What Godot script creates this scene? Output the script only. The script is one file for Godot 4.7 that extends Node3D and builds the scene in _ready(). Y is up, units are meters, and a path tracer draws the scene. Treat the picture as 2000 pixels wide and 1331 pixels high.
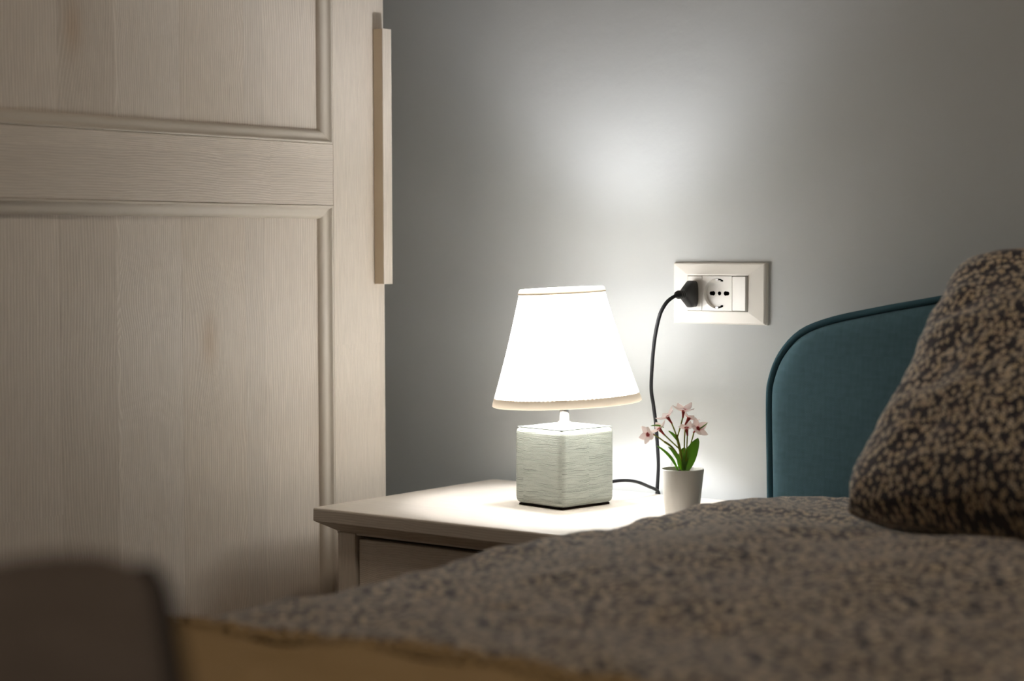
extends Node3D
# A bedside corner at night: whitewashed wardrobe, nightstand with a small lit lamp, bed with floral linen.
# x runs along the bed-head wall, y up, z out of that wall into the room. Metres.

var rng := RandomNumberGenerator.new()
var taken := {}

# ---------------------------------------------------------------- mesh helpers
func new_st() -> SurfaceTool:
	var st := SurfaceTool.new()
	st.begin(Mesh.PRIMITIVE_TRIANGLES)
	return st

# A grid of points fn(i, j) -> Vector3, uv fu(i, j) -> Vector2. Outward = d/di x d/dj unless flipped.
func grid(st: SurfaceTool, ni: int, nj: int, fn: Callable, fu: Callable, flip := false, smooth := 0) -> void:
	var P := []
	var U := []
	for i in ni + 1:
		for j in nj + 1:
			P.append(fn.call(i, j))
			U.append(fu.call(i, j))
	st.set_smooth_group(smooth)
	for i in ni:
		for j in nj:
			var a := i * (nj + 1) + j
			var b := a + nj + 1
			var order := [a, b + 1, b, a, a + 1, b + 1]
			if flip:
				order = [a, b, b + 1, a, b + 1, a + 1]
			for k in order:
				st.set_uv(U[k])
				st.add_vertex(P[k])

# Rounded box. grain: axis (0,1,2) along which the wood runs.
func rbox(st: SurfaceTool, lo: Vector3, hi: Vector3, r: float, grain := 1, uv_off := Vector2.ZERO) -> void:
	r = minf(r, 0.499 * minf(hi.x - lo.x, minf(hi.y - lo.y, hi.z - lo.z)))
	var il := lo + Vector3.ONE * r
	var ih := hi - Vector3.ONE * r
	for ax in 3:
		var b := (ax + 1) % 3
		var c := (ax + 2) % 3
		var pb := [lo[b], lo[b] + r * 0.35, lo[b] + r, hi[b] - r, hi[b] - r * 0.35, hi[b]]
		var pc := [lo[c], lo[c] + r * 0.35, lo[c] + r, hi[c] - r, hi[c] - r * 0.35, hi[c]]
		for s in [-1, 1]:
			var pos := []
			var nor := []
			var uvs := []
			for i in 6:
				for j in 6:
					var q := Vector3.ZERO
					q[ax] = hi[ax] if s > 0 else lo[ax]
					q[b] = pb[i]
					q[c] = pc[j]
					var inner := q.clamp(il, ih)
					var n := (q - inner).normalized()
					var w := inner + n * r
					pos.append(w)
					nor.append(n)
					var along := grain
					var across := b if c == grain else c
					if ax == grain:
						along = b
						across = c
					uvs.append(Vector2(w[across], w[along]) + uv_off + Vector2(0.013 * ax, 0.07 * ax))
			for i in 5:
				for j in 5:
					var a := i * 6 + j
					var d := a + 6
					var order := [a, d + 1, d, a, a + 1, d + 1]
					if s < 0:
						order = [a, d, d + 1, a, d + 1, a + 1]
					for k in order:
						st.set_normal(nor[k])
						st.set_uv(uvs[k])
						st.add_vertex(pos[k])

func lathe(st: SurfaceTool, prof: Array, segs: int, centre := Vector3.ZERO, smooth := 0) -> void:
	var n := prof.size() - 1
	grid(st, segs, n, func(i: int, j: int):
		var a := TAU * (i % segs) / segs
		var q: Vector2 = prof[j]
		return centre + Vector3(cos(a) * q.x, q.y, sin(a) * q.x)
	, func(i: int, j: int): return Vector2(float(i) / segs, float(j) / maxi(n, 1)), true, smooth)

func tube(st: SurfaceTool, pts: Array, rad, segs := 10, flat := 1.0) -> void:
	var n := pts.size()
	var frames := []
	var up := Vector3(0.31, 0.22, 0.92)
	for k in n:
		var t: Vector3 = (pts[mini(k + 1, n - 1)] - pts[maxi(k - 1, 0)]).normalized()
		var s := t.cross(up).normalized()
		up = s.cross(t).normalized()
		frames.append([s, up])
	grid(st, n - 1, segs, func(i: int, j: int):
		var a := TAU * (j % segs) / segs
		var r: float = rad[i] if rad is Array else rad
		return pts[i] + frames[i][0] * cos(a) * r + frames[i][1] * sin(a) * r * flat
	, func(i: int, j: int): return Vector2(float(j) / segs, float(i) / n), true)
	for e in [0, n - 1]:
		var r: float = rad[e] if rad is Array else rad
		for j in segs:
			var a := TAU * j / segs
			var b := TAU * (j + 1) / segs
			var pa: Vector3 = pts[e] + frames[e][0] * cos(a) * r + frames[e][1] * sin(a) * r * flat
			var pb: Vector3 = pts[e] + frames[e][0] * cos(b) * r + frames[e][1] * sin(b) * r * flat
			st.set_smooth_group(9)
			for q in ([pts[e], pa, pb] if e == 0 else [pts[e], pb, pa]):
				st.set_uv(Vector2.ZERO)
				st.add_vertex(q)

func curve(pts: Array, step := 0.006) -> Array:
	var c := Curve3D.new()
	c.bake_interval = step
	var n := pts.size()
	for k in n:
		var t: Vector3 = (pts[mini(k + 1, n - 1)] - pts[maxi(k - 1, 0)]) / 6.0
		c.add_point(pts[k], -t, t)
	return Array(c.get_baked_points())

# ---------------------------------------------------------------- scene helpers
func numbered(called: String) -> String:
	var k: int = taken.get(called, 0)
	taken[called] = k + 1
	return called if k == 0 else "%s_%03d" % [called, k]

func put(called: String, st: SurfaceTool, m: Material, parent: Node = null, normals := true) -> MeshInstance3D:
	if normals:
		st.generate_normals()
	var o := MeshInstance3D.new()
	o.mesh = st.commit()
	o.material_override = m
	o.cast_shadow = GeometryInstance3D.SHADOW_CASTING_SETTING_ON
	if parent == null:
		o.name = numbered(called)
		add_child(o, true)
	else:
		o.name = called
		parent.add_child(o, true)
	return o

func thing(called: String, label: String, category: String, at := Vector3.ZERO) -> Node3D:
	var o := Node3D.new()
	o.name = numbered(called)
	add_child(o, true)
	o.position = at
	o.set_meta("label", label)
	o.set_meta("category", category)
	return o

func tag(o: Node, label: String, category: String) -> void:
	o.set_meta("label", label)
	o.set_meta("category", category)

func structure(o: Node, label: String, category: String) -> void:
	tag(o, label, category)
	o.set_meta("kind", "structure")

func box_put(called: String, lo: Vector3, hi: Vector3, r: float, m: Material, parent: Node = null, grain := 1, off := Vector2.ZERO) -> MeshInstance3D:
	var st := new_st()
	rbox(st, lo, hi, r, grain, off)
	return put(called, st, m, parent, false)

# ---------------------------------------------------------------- textures
func noise(sd: int, freq: float, oct := 3) -> FastNoiseLite:
	var n := FastNoiseLite.new()
	n.seed = sd
	n.frequency = freq
	n.noise_type = FastNoiseLite.TYPE_SIMPLEX_SMOOTH
	n.fractal_octaves = oct
	return n

# Whitewashed softwood, 0.4 m wide by 1.2 m long, made of four boards with growth rings cut lengthwise.
# Returns [colour texture, height texture].
func wood_textures(w: int, h: int, wide: float, long: float, boards: int, ring: float, straight: bool, sd: int) -> Array:
	rng.seed = sd
	var fib := noise(sd + 1, 1.0, 2)
	var slow := noise(sd + 2, 1.0, 2)
	var col := PackedByteArray()
	var hei := PackedByteArray()
	col.resize(w * h * 3)
	hei.resize(w * h)
	var B := []
	for k in boards:
		var centre := rng.randf_range(-0.12, -0.04) if k == 2 else rng.randf_range(1.2, 2.2) * (1 if k % 2 else -1)
		if straight:
			centre = rng.randf_range(2.0, 4.0) * (1 if k % 2 else -1)
		B.append({"c": centre, "d": rng.randf_range(0.004, 0.016), "tone": rng.randf_range(-0.02, 0.02), "ph": rng.randf() * 50.0, "ring": ring * rng.randf_range(0.8, 1.35),
			"knot": Vector2(rng.randf_range(0.25, 0.75), rng.randf_range(0.1, 0.9)) if k % 2 == 0 and not straight else Vector2(-9, -9)})
	var bw := wide / boards
	var k := 0
	for y in h:
		var v := float(y) / h
		var loop := TAU * v
		var cy := cos(loop) * 0.6
		var sy := sin(loop) * 0.6
		var wob := []
		for b in boards:
			wob.append(Vector2(slow.get_noise_3d(cy * 1.6, sy * 1.6, b * 7.1) * 0.004, absf(slow.get_noise_3d(cy * 1.3, sy * 1.3, b * 5.3 + 40.0)) * 0.03))
		for x in w:
			var um := wide * x / w
			var bi := mini(int(um / bw), boards - 1)
			var bd: Dictionary = B[bi]
			var lu: float = um - bi * bw
			var wv: Vector2 = wob[bi]
			var du: float = lu - bd.c * bw - wv.x
			var dd: float = bd.d + wv.y
			var kx: float = lu - bd.knot.x * bw
			var ky: float = (v - bd.knot.y) * long
			var kd := kx * kx * 900.0 + ky * ky * 160.0
			var kn := exp(-kd) if kd < 8.0 else 0.0
			var R := sqrt(du * du + dd * dd) + kn * 0.016
			var f := fib.get_noise_2d(um * 900.0, v * long * 14.0)
			var ph: float = R / bd.ring + bd.ph + f * 0.12 + slow.get_noise_2d(um * 12.0 + bi * 9.0, v * 1.5) * 0.6
			var t := fposmod(ph, 1.0)
			var late := smoothstep(0.35, 0.85, t) * (1.0 - smoothstep(0.88, 1.0, t))
			var core := exp(-kd * 6.0) if kd < 1.5 else 0.0
			var lum: float = 0.905 + bd.tone + f * 0.05 + late * 0.06 - core * 0.06 - kn * 0.02
			var warm := core * 0.05 + (1.0 - late) * 0.012
			col[k * 3] = int(clampf(lum + warm * 0.4, 0, 1) * 255.0)
			col[k * 3 + 1] = int(clampf(lum * 0.975 - warm * 0.3, 0, 1) * 255.0)
			col[k * 3 + 2] = int(clampf(lum * 0.945 - warm, 0, 1) * 255.0)
			hei[k] = int(clampf(0.35 + late * 0.45 + f * 0.3, 0, 1) * 255.0)
			k += 1
	return [ImageTexture.create_from_image(Image.create_from_data(w, h, false, Image.FORMAT_RGB8, col)), ImageTexture.create_from_image(Image.create_from_data(w, h, false, Image.FORMAT_L8, hei))]

# Small five-petalled flowers scattered on a dark ground: the print of the bed linen.
func floral_texture(n: int, sd: int) -> ImageTexture:
	rng.seed = sd
	var im := Image.create(n, n, false, Image.FORMAT_RGB8)
	im.fill(Color8(54, 52, 62))
	var ground := [Color8(34, 38, 50), Color8(70, 56, 66), Color8(54, 62, 68), Color8(84, 68, 66)]
	for k in 700:
		blot(im, n, Vector2(rng.randf() * n, rng.randf() * n), rng.randf_range(8, 17), rng.randf_range(4, 9), rng.randf() * TAU, ground[rng.randi() % 4])
	var tans := [Color8(238, 222, 192), Color8(230, 212, 178), Color8(242, 229, 206), Color8(222, 203, 178)]
	var cell := 31.0
	var m := int(n / cell)
	for a in m:
		for b in m:
			if rng.randf() < 0.17:
				continue
			var c := Vector2((a + rng.randf_range(-0.42, 0.42) + (0.5 if b % 2 else 0.0)) * n / m, (b + rng.randf_range(-0.42, 0.42)) * n / m)
			var r := rng.randf_range(12.0, 17.5)
			var t0 := rng.randf() * TAU
			var hue: Color = tans[rng.randi() % 4]
			for p in 5:
				var d := Vector2.from_angle(t0 + TAU * p / 5.0)
				blot(im, n, c + d * r * 0.58, r * 0.46, r * 0.23, d.angle(), hue.lightened(rng.randf_range(0.0, 0.08)))
			blot(im, n, c, r * 0.2, r * 0.2, 0.0, Color8(120, 78, 52))
			if rng.randf() < 0.5:
				var d2 := Vector2.from_angle(rng.randf() * TAU)
				blot(im, n, c + d2 * r * 1.35, r * 0.5, r * 0.16, d2.angle(), Color8(150, 130, 118))
	return ImageTexture.create_from_image(im)

func blot(im: Image, n: int, c: Vector2, ra: float, rb: float, ang: float, col: Color) -> void:
	var e := int(ceil(maxf(ra, rb)))
	var ca := cos(ang)
	var sa := sin(ang)
	for y in range(-e, e + 1):
		for x in range(-e, e + 1):
			var u := (x * ca + y * sa) / ra
			var v := (-x * sa + y * ca) / rb
			if u * u + v * v < 1.0:
				im.set_pixel(posmod(int(c.x) + x, n), posmod(int(c.y) + y, n), col)

# Plain weave, used as relief and faint tone on upholstery and cloth.
func weave_texture(n: int, threads: int, sd: int) -> ImageTexture:
	var im := Image.create(n, n, false, Image.FORMAT_RGB8)
	var ns := noise(sd, 0.03, 3)
	var cell := float(n) / threads
	for y in n:
		for x in n:
			var over := (int(x / cell) + int(y / cell)) % 2 == 0
			var fx := sin(PI * fposmod(x, cell) / cell)
			var fy := sin(PI * fposmod(y, cell) / cell)
			var l := 0.72 + 0.2 * (fx if over else fy) + 0.08 * ns.get_noise_2d(x if over else x * 0.2, y * 0.2 if over else y)
			im.set_pixel(x, y, Color(l, l, l))
	return ImageTexture.create_from_image(im)

# Irregular horizontal brush strokes in the glaze of the lamp base. Returns [colour, height].
func brushed_textures(n: int, sd: int) -> Array:
	var a := noise(sd, 1.0, 2)
	var b := noise(sd + 1, 1.0, 3)
	var im := Image.create(n, n, false, Image.FORMAT_RGB8)
	var he := Image.create(n, n, false, Image.FORMAT_L8)
	for y in n:
		for x in n:
			var sway := b.get_noise_2d(x * 0.006, y * 0.004) * 9.0
			var l := a.get_noise_2d(x * 0.0022, (y + sway) * 0.27)
			var l2 := a.get_noise_2d(x * 0.004 + 90.0, (y + sway) * 0.55)
			var groove := smoothstep(0.16, 0.5, l) * 0.8 + smoothstep(0.28, 0.6, l2) * 0.5
			var lum := 0.82 - groove * 0.25 + b.get_noise_2d(x * 0.01, y * 0.03) * 0.03
			im.set_pixel(x, y, Color(lum * 0.985, lum, lum * 0.965))
			he.set_pixel(x, y, Color(1, 1, 1) * clampf(0.8 - groove * 0.7, 0, 1))
	return [ImageTexture.create_from_image(im), ImageTexture.create_from_image(he)]

# Knit ribs seen as rows of small V stitches. Returns height.
func knit_texture(n: int, sd: int) -> ImageTexture:
	var im := Image.create(n, n, false, Image.FORMAT_L8)
	var ns := noise(sd, 0.05, 2)
	for y in n:
		for x in n:
			var cx := fposmod(x, 16.0) / 16.0
			var cy := fposmod(y + absf(cx - 0.5) * 14.0, 16.0) / 16.0
			var l := sin(PI * cy) * sin(PI * fposmod(cx * 2.0, 1.0)) * 0.8 + 0.1 + ns.get_noise_2d(x, y) * 0.12
			im.set_pixel(x, y, Color(l, l, l))
	return ImageTexture.create_from_image(im)

func mat(c: Color, rough := 0.6, spec := 0.5) -> StandardMaterial3D:
	var m := StandardMaterial3D.new()
	m.albedo_color = c
	m.roughness = rough
	m.metallic_specular = spec
	return m

func wood(tex: Array, size: Vector2, tint: Color, rough := 0.5, relief := 0.03) -> StandardMaterial3D:
	var m := mat(tint, rough, 0.4)
	m.albedo_texture = tex[0]
	m.heightmap_enabled = true
	m.heightmap_texture = tex[1]
	m.heightmap_scale = relief
	m.uv1_scale = Vector3(1.0 / size.x, 1.0 / size.y, 1.0)
	return m

# ---------------------------------------------------------------- shared shapes
func lin(table: Array, x: float) -> float:
	if x <= table[0].x:
		return table[0].y
	for k in table.size() - 1:
		var a: Vector2 = table[k]
		var b: Vector2 = table[k + 1]
		if x <= b.x:
			return lerpf(a.y, b.y, smoothstep(a.x, b.x, x))
	return table[-1].y

var wrinkle: FastNoiseLite
var EDGE := [Vector2(0.12, -0.016), Vector2(0.2, -0.005), Vector2(0.35, 0.003), Vector2(0.456, 0.001), Vector2(0.54, -0.004), Vector2(0.63, 0.0), Vector2(0.74, 0.001), Vector2(0.85, -0.005), Vector2(0.95, -0.009), Vector2(1.05, -0.007), Vector2(1.4, -0.008)]
const BED_L := 0.362
const BED_R := 1.918

# Height of the made bed's surface.
func bed_top(x: float, z: float) -> float:
	var far := smoothstep(0.42, 0.75, x)
	var y := 0.545 + lin(EDGE, z) * (1.0 - far) + 0.005 * far
	var zc := 0.515 + 0.03 * sin((x - 0.5) * 7.0)
	y += (0.020 * smoothstep(zc - 0.05, zc + 0.015, z) - 0.004) * smoothstep(0.44, 0.62, x) * (1.0 - smoothstep(0.62, 1.05, z))
	var a := wrinkle.get_noise_2d(x * 1.0 + z * 0.5, z * 1.6 - x * 0.7)
	var b := 1.0 - absf(wrinkle.get_noise_2d(x * 1.3 - z * 1.1 + 5.0, z * 2.0 + x * 1.6))
	y += a * 0.007 * (0.4 + 0.6 * far) + (pow(b, 6.0) - 0.4) * 0.0035
	return y

# Cross-section of the bed cover at z: s in 0..1 across, from the left hem over the top to the right hem.
func cover_point(i: int, n: int, z: float, off: float, hem: float) -> Vector3:
	var side := 8
	var arc := 10
	var R := 0.06
	var flat := n - 2 * (side + arc)
	var k := i
	var mirror := false
	if i > n / 2:
		k = n - i
		mirror = true
	var x := 0.0
	var y := 0.0
	var edge := bed_top(BED_L + R if not mirror else BED_R - R, z)
	var ripple := 0.006 * sin(z * 23.0) + 0.004 * sin(z * 51.0 + 1.0)
	if k < side:
		var t := float(k) / side
		y = lerpf(hem, edge - R, t)
		x = -off + ripple * (1.0 - t) - 0.004 * (1.0 - t)
	elif k < side + arc:
		var t := float(k - side) / arc * PI / 2
		x = R - (R + off) * cos(t)
		y = edge - R + (R + off) * sin(t)
	else:
		var w := BED_R - BED_L - 2 * R
		x = R + w * float(k - side - arc) / flat
		y = bed_top(BED_L + x if not mirror else BED_R - x, z) + off
	return Vector3(BED_L + x if not mirror else BED_R - x, y, z)

# A stuffed cushion: front and back sheets meeting at a seam. hw, hh half sizes, t half thickness.
func stuffed(st: SurfaceTool, hw: float, hh: float, t: float, basis: Basis, at: Vector3, n: int, sd: int, slump := 0.0, soft := 0.0) -> void:
	var ns := noise(sd, 1.0, 3)
	for side in [1, -1]:
		grid(st, n, n, func(i: int, j: int): return at + basis * stuffed_point(float(i) / n * 2 - 1, float(j) / n * 2 - 1, hw, hh, t, side, ns, slump, soft)
		, func(i: int, j: int): return Vector2(hw * (float(i) / n * 2 - 1), hh * (float(j) / n * 2 - 1)) * (1.0 if side > 0 else 1.01), side < 0)

func stuffed_point(u: float, v: float, hw: float, hh: float, t: float, side: int, ns: FastNoiseLite, slump: float, soft: float) -> Vector3:
	var x := hw * u * (1.0 - 0.075 * (1.0 - v * v) * absf(u))
	var y := hh * v * (1.0 - 0.075 * (1.0 - u * u) * absf(v))
	var nook := pow(absf(u * v), 5.0) * soft
	x *= 1.0 - nook
	y *= 1.0 - nook
	var body := pow(maxf((1.0 - u * u) * (1.0 - v * v), 0.0), 0.42)
	var low := 1.0 + slump * (-v) * 0.5
	var fold := 1.0 - absf(ns.get_noise_2d(u * 2.6 + 3.0 * v, v * 2.2 - u))
	var z := t * body * low + side * ns.get_noise_3d(u * 1.5, v * 1.5, side * 3.0) * 0.012 * body
	z += (pow(fold, 5.0) - 0.3) * 0.010 * body * (0.3 + u * u)
	return Vector3(x, y, side * z + ns.get_noise_2d(u * 2.0 + 20.0, v * 2.0) * 0.007)

func seam_path(hw: float, hh: float, basis: Basis, at: Vector3, n: int, sd: int, soft := 0.0) -> Array:
	var ns := noise(sd, 1.0, 3)
	var out := []
	for k in 4 * n + 1:
		var e := (k / n) % 4
		var s := float(k % n) / n * 2 - 1
		var uv: Vector2 = [Vector2(s, -1), Vector2(1, s), Vector2(-s, 1), Vector2(-1, -s)][e]
		out.append(at + basis * stuffed_point(uv.x, uv.y, hw, hh, 0.0, 1, ns, 0.0, soft))
	return out

# ---------------------------------------------------------------- build
func _ready() -> void:
	# camera
	var yaw := 0.6559
	var pitch := 0.0485
	var roll := -0.0027
	var fw := Vector3(-sin(yaw) * cos(pitch), -sin(pitch), -cos(yaw) * cos(pitch))
	var right := Vector3(cos(yaw), 0, -sin(yaw))
	var up := right.cross(fw)
	var r2 := right * cos(roll) + up * sin(roll)
	var u2 := up * cos(roll) - right * sin(roll)
	var cam := Camera3D.new()
	cam.name = "camera"
	add_child(cam)
	cam.transform = Transform3D(Basis(r2, u2, -fw), Vector3(1.522, 0.8302, 2.1562))
	var lens := CameraAttributesPhysical.new()
	lens.frustum_focal_length = 67.05
	lens.frustum_focus_distance = 2.44
	lens.exposure_aperture = 3.7
	lens.frustum_near = 0.05
	lens.frustum_far = 40.0
	cam.attributes = lens
	cam.fov = rad_to_deg(2.0 * atan(665.5 / 3718.1))
	cam.current = true
	# environment: the room is closed, outside is night
	var env := Environment.new()
	env.background_mode = Environment.BG_COLOR
	env.background_color = Color(0.01, 0.012, 0.02)
	env.tonemap_mode = Environment.TONE_MAPPER_LINEAR
	env.tonemap_exposure = 1.0
	env.sdfgi_enabled = true
	env.ssao_enabled = true
	env.ssil_enabled = true
	var we := WorldEnvironment.new()
	we.name = "world_environment"
	we.environment = env
	add_child(we)
	# dim warm ceiling lamp that fills the room (its fitting is built with the lamp below)
	var CEILING_LAMP := Vector3(1.25, 2.62, 1.25)
	var fill := AreaLight3D.new()
	fill.name = "ceiling_lamp_area"
	fill.area_size = Vector2(0.36, 0.36)
	fill.light_energy = 0.88
	fill.light_color = Color(1.0, 0.94, 0.86)
	fill.area_range = 8.0
	fill.shadow_enabled = true
	add_child(fill)
	fill.position = CEILING_LAMP + Vector3(0, -0.012, 0)
	fill.rotation.x = -PI / 2

	wrinkle = noise(11, 3.2, 3)
	var M := materials()
	room(M)
	wardrobe(M)
	nightstand(M)
	bed(M)
	linen(M)
	table_lamp(M)
	outlet(M)
	plant(M)
	ceiling_lamp(M, CEILING_LAMP)

func materials() -> Dictionary:
	var M := {}
	var panel := wood_textures(640, 1536, 0.4, 1.2, 4, 0.0034, false, 5)
	var plain := wood_textures(384, 1024, 0.2, 0.8, 2, 0.0030, true, 9)
	M.panel = []
	for t in [0.0, -0.02, 0.012, -0.01]:
		M.panel.append(wood(panel, Vector2(0.4, 1.2), Color(0.955 + t, 0.94 + t * 1.2, 0.922 + t * 1.5), 0.45, 0.022))
	M.wood = wood(plain, Vector2(0.2, 0.8), Color(0.965, 0.95, 0.93), 0.45, 0.035)
	M.wood_top = wood(plain, Vector2(0.2, 0.8), Color(0.91, 0.90, 0.885), 0.38, 0.008)
	M.molding = mat(Color(0.86, 0.825, 0.775), 0.42, 0.4)
	M.fibreboard = mat(Color(0.84, 0.775, 0.68), 0.8, 0.3)
	# painted plaster with roller stipple
	var stip := NoiseTexture2D.new()
	stip.width = 512
	stip.height = 512
	stip.seamless = true
	stip.noise = noise(31, 0.03, 4)
	M.wall = mat(Color(0.757, 0.769, 0.770), 0.75, 0.35)
	M.wall.heightmap_enabled = true
	M.wall.heightmap_texture = stip
	M.wall.heightmap_scale = 0.04
	M.wall.uv1_scale = Vector3(2.2, 2.2, 2.2)
	M.ceiling = mat(Color(0.9, 0.9, 0.88), 0.9, 0.2)
	M.floor = wood(plain, Vector2(0.2, 0.8), Color(0.66, 0.54, 0.42), 0.5, 0.02)
	M.dark_gap = mat(Color(0.10, 0.085, 0.07), 0.9, 0.1)
	# cloths
	var weave := weave_texture(192, 48, 3)
	var flor := floral_texture(1023, 21)
	M.floral = mat(Color(1.0, 0.98, 0.96), 0.85, 0.25)
	M.floral.albedo_texture = flor
	M.floral.uv1_scale = Vector3(1.0 / 0.235, 1.0 / 0.235, 1.0)
	M.floral.rim_enabled = true
	M.floral.rim = 1.0
	M.teal = mat(Color(0.405, 0.55, 0.605), 0.85, 0.25)
	M.teal.albedo_texture = weave
	M.teal.heightmap_enabled = true
	M.teal.heightmap_texture = weave
	M.teal.heightmap_scale = 0.02
	M.teal.uv1_scale = Vector3(20, 20, 1)
	M.teal.rim_enabled = true
	M.teal.rim = 0.25
	M.piping = mat(Color(0.26, 0.39, 0.435), 0.8, 0.25)
	M.sheet = mat(Color(0.85, 0.84, 0.82), 0.9, 0.2)
	M.mustard = mat(Color(0.67, 0.56, 0.405), 0.95, 0.15)
	M.mustard.heightmap_enabled = true
	M.mustard.heightmap_texture = knit_texture(256, 8)
	M.mustard.heightmap_scale = 0.12
	M.mustard.uv1_scale = Vector3(12, 12, 1)
	M.charcoal = mat(Color(0.48, 0.43, 0.395), 0.9, 0.2)
	M.charcoal.albedo_texture = weave
	M.charcoal.uv1_scale = Vector3(14, 14, 1)
	M.welt = mat(Color(0.09, 0.08, 0.09), 0.9, 0.2)
	# lamp
	var br := brushed_textures(512, 17)
	M.glaze = mat(Color(0.90, 0.92, 0.91), 0.42, 0.5)
	M.glaze.albedo_texture = br[0]
	M.glaze.heightmap_enabled = true
	M.glaze.heightmap_texture = br[1]
	M.glaze.heightmap_scale = 0.05
	M.glaze.uv1_scale = Vector3(9.0, 9.0, 1)
	M.shade = mat(Color(0.95, 0.945, 0.93), 0.85, 0.2)
	M.shade.backlight_enabled = true
	M.shade.backlight = Color(0.725, 0.72, 0.71)
	M.trim = mat(Color(0.93, 0.88, 0.80), 0.8, 0.25)
	M.trim.backlight_enabled = true
	M.trim.backlight = Color(0.37, 0.345, 0.31)
	M.chrome = mat(Color(0.75, 0.75, 0.76), 0.2, 0.5)
	M.chrome.metallic = 1.0
	M.bulb = mat(Color(1, 1, 1), 0.4, 0.5)
	M.bulb.emission_enabled = true
	M.bulb.emission = Color(0.99, 0.992, 1.0)
	M.bulb.emission_energy_multiplier = 4.0
	M.felt = mat(Color(0.16, 0.13, 0.11), 0.95, 0.1)
	M.rubber = mat(Color(0.13, 0.135, 0.15), 0.5, 0.4)
	M.plug = mat(Color(0.085, 0.083, 0.085), 0.42, 0.5)
	# outlet
	M.plate = mat(Color(0.95, 0.935, 0.905), 0.32, 0.5)
	M.module = mat(Color(0.955, 0.945, 0.925), 0.28, 0.5)
	M.hole = mat(Color(0.03, 0.028, 0.026), 0.8, 0.2)
	# plant
	M.pot = mat(Color(0.88, 0.875, 0.85), 0.5, 0.4)
	M.soil = mat(Color(0.20, 0.14, 0.10), 0.95, 0.1)
	M.stem = mat(Color(0.50, 0.52, 0.16), 0.6, 0.4)
	M.leaf = mat(Color(0.42, 0.58, 0.24), 0.5, 0.45)
	M.leaf.backlight_enabled = true
	M.leaf.backlight = Color(0.55, 0.66, 0.24)
	M.leaf.vertex_color_use_as_albedo = true
	M.petal = mat(Color(1, 1, 1), 0.6, 0.3)
	M.petal.vertex_color_use_as_albedo = true
	M.petal.backlight_enabled = true
	M.petal.backlight = Color(0.95, 0.9, 0.9)
	M.calyx = mat(Color(0.62, 0.22, 0.20), 0.6, 0.3)
	M.glow = mat(Color(1, 0.97, 0.92), 0.5, 0.4)
	M.glow.emission_enabled = true
	M.glow.emission = Color(1.0, 0.94, 0.86)
	M.glow.emission_energy_multiplier = 1.2
	return M

func room(M: Dictionary) -> void:
	var X0 := -0.90
	var X1 := 2.95
	var Z1 := 3.7
	var H := 2.7
	structure(box_put("floor", Vector3(X0 - 0.2, -0.2, -0.2), Vector3(X1 + 0.2, 0, Z1 + 0.2), 0.001, M.floor, null, 2), "brown wooden floor under the bed and nightstand", "floor")
	structure(box_put("ceiling", Vector3(X0 - 0.2, H, -0.2), Vector3(X1 + 0.2, H + 0.2, Z1 + 0.2), 0.001, M.ceiling), "plain white ceiling above the bed", "ceiling")
	structure(box_put("wall_back", Vector3(X0 - 0.2, 0, -0.2), Vector3(X1 + 0.2, H, 0), 0.001, M.wall), "light grey painted wall behind the bedside lamp", "wall")
	structure(box_put("wall_left", Vector3(X0 - 0.2, 0, 0), Vector3(X0, H, Z1), 0.001, M.wall), "grey painted wall behind the wardrobe", "wall")
	structure(box_put("wall_right", Vector3(X1, 0, 0), Vector3(X1 + 0.2, H, Z1), 0.001, M.wall), "grey painted wall on the far side of the bed", "wall")
	structure(box_put("wall_front", Vector3(X0 - 0.2, 0, Z1), Vector3(X1 + 0.2, H, Z1 + 0.2), 0.001, M.wall), "grey painted wall facing the foot of the bed", "wall")

# One mitred side of a panel moulding. a, b: outer corners (z, y) of this side; ia, ib: directions from them to the inner corners, per metre of width.
func molding_side(face_x: float, a: Vector2, b: Vector2, ia: Vector2, ib: Vector2) -> SurfaceTool:
	var prof := [Vector2(0, 0.004), Vector2(0.0003, 0.0008), Vector2(0.001, -0.0006), Vector2(0.0032, -0.0006), Vector2(0.0042, 0.0012), Vector2(0.0056, 0.0030), Vector2(0.0078, 0.0042), Vector2(0.0105, 0.0044), Vector2(0.0135, 0.0048), Vector2(0.016, 0.0064), Vector2(0.0176, 0.0088), Vector2(0.0184, 0.0125), Vector2(0.0184, 0.0150)]
	var st := new_st()
	grid(st, 1, prof.size() - 1, func(i: int, j: int):
		var q: Vector2 = (a + ia * prof[j].x) if i == 0 else (b + ib * prof[j].x)
		return Vector3(face_x - prof[j].y, q.y, q.x)
	, func(i: int, j: int): return Vector2(prof[j].x, i * 0.5), false)
	return st

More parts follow.
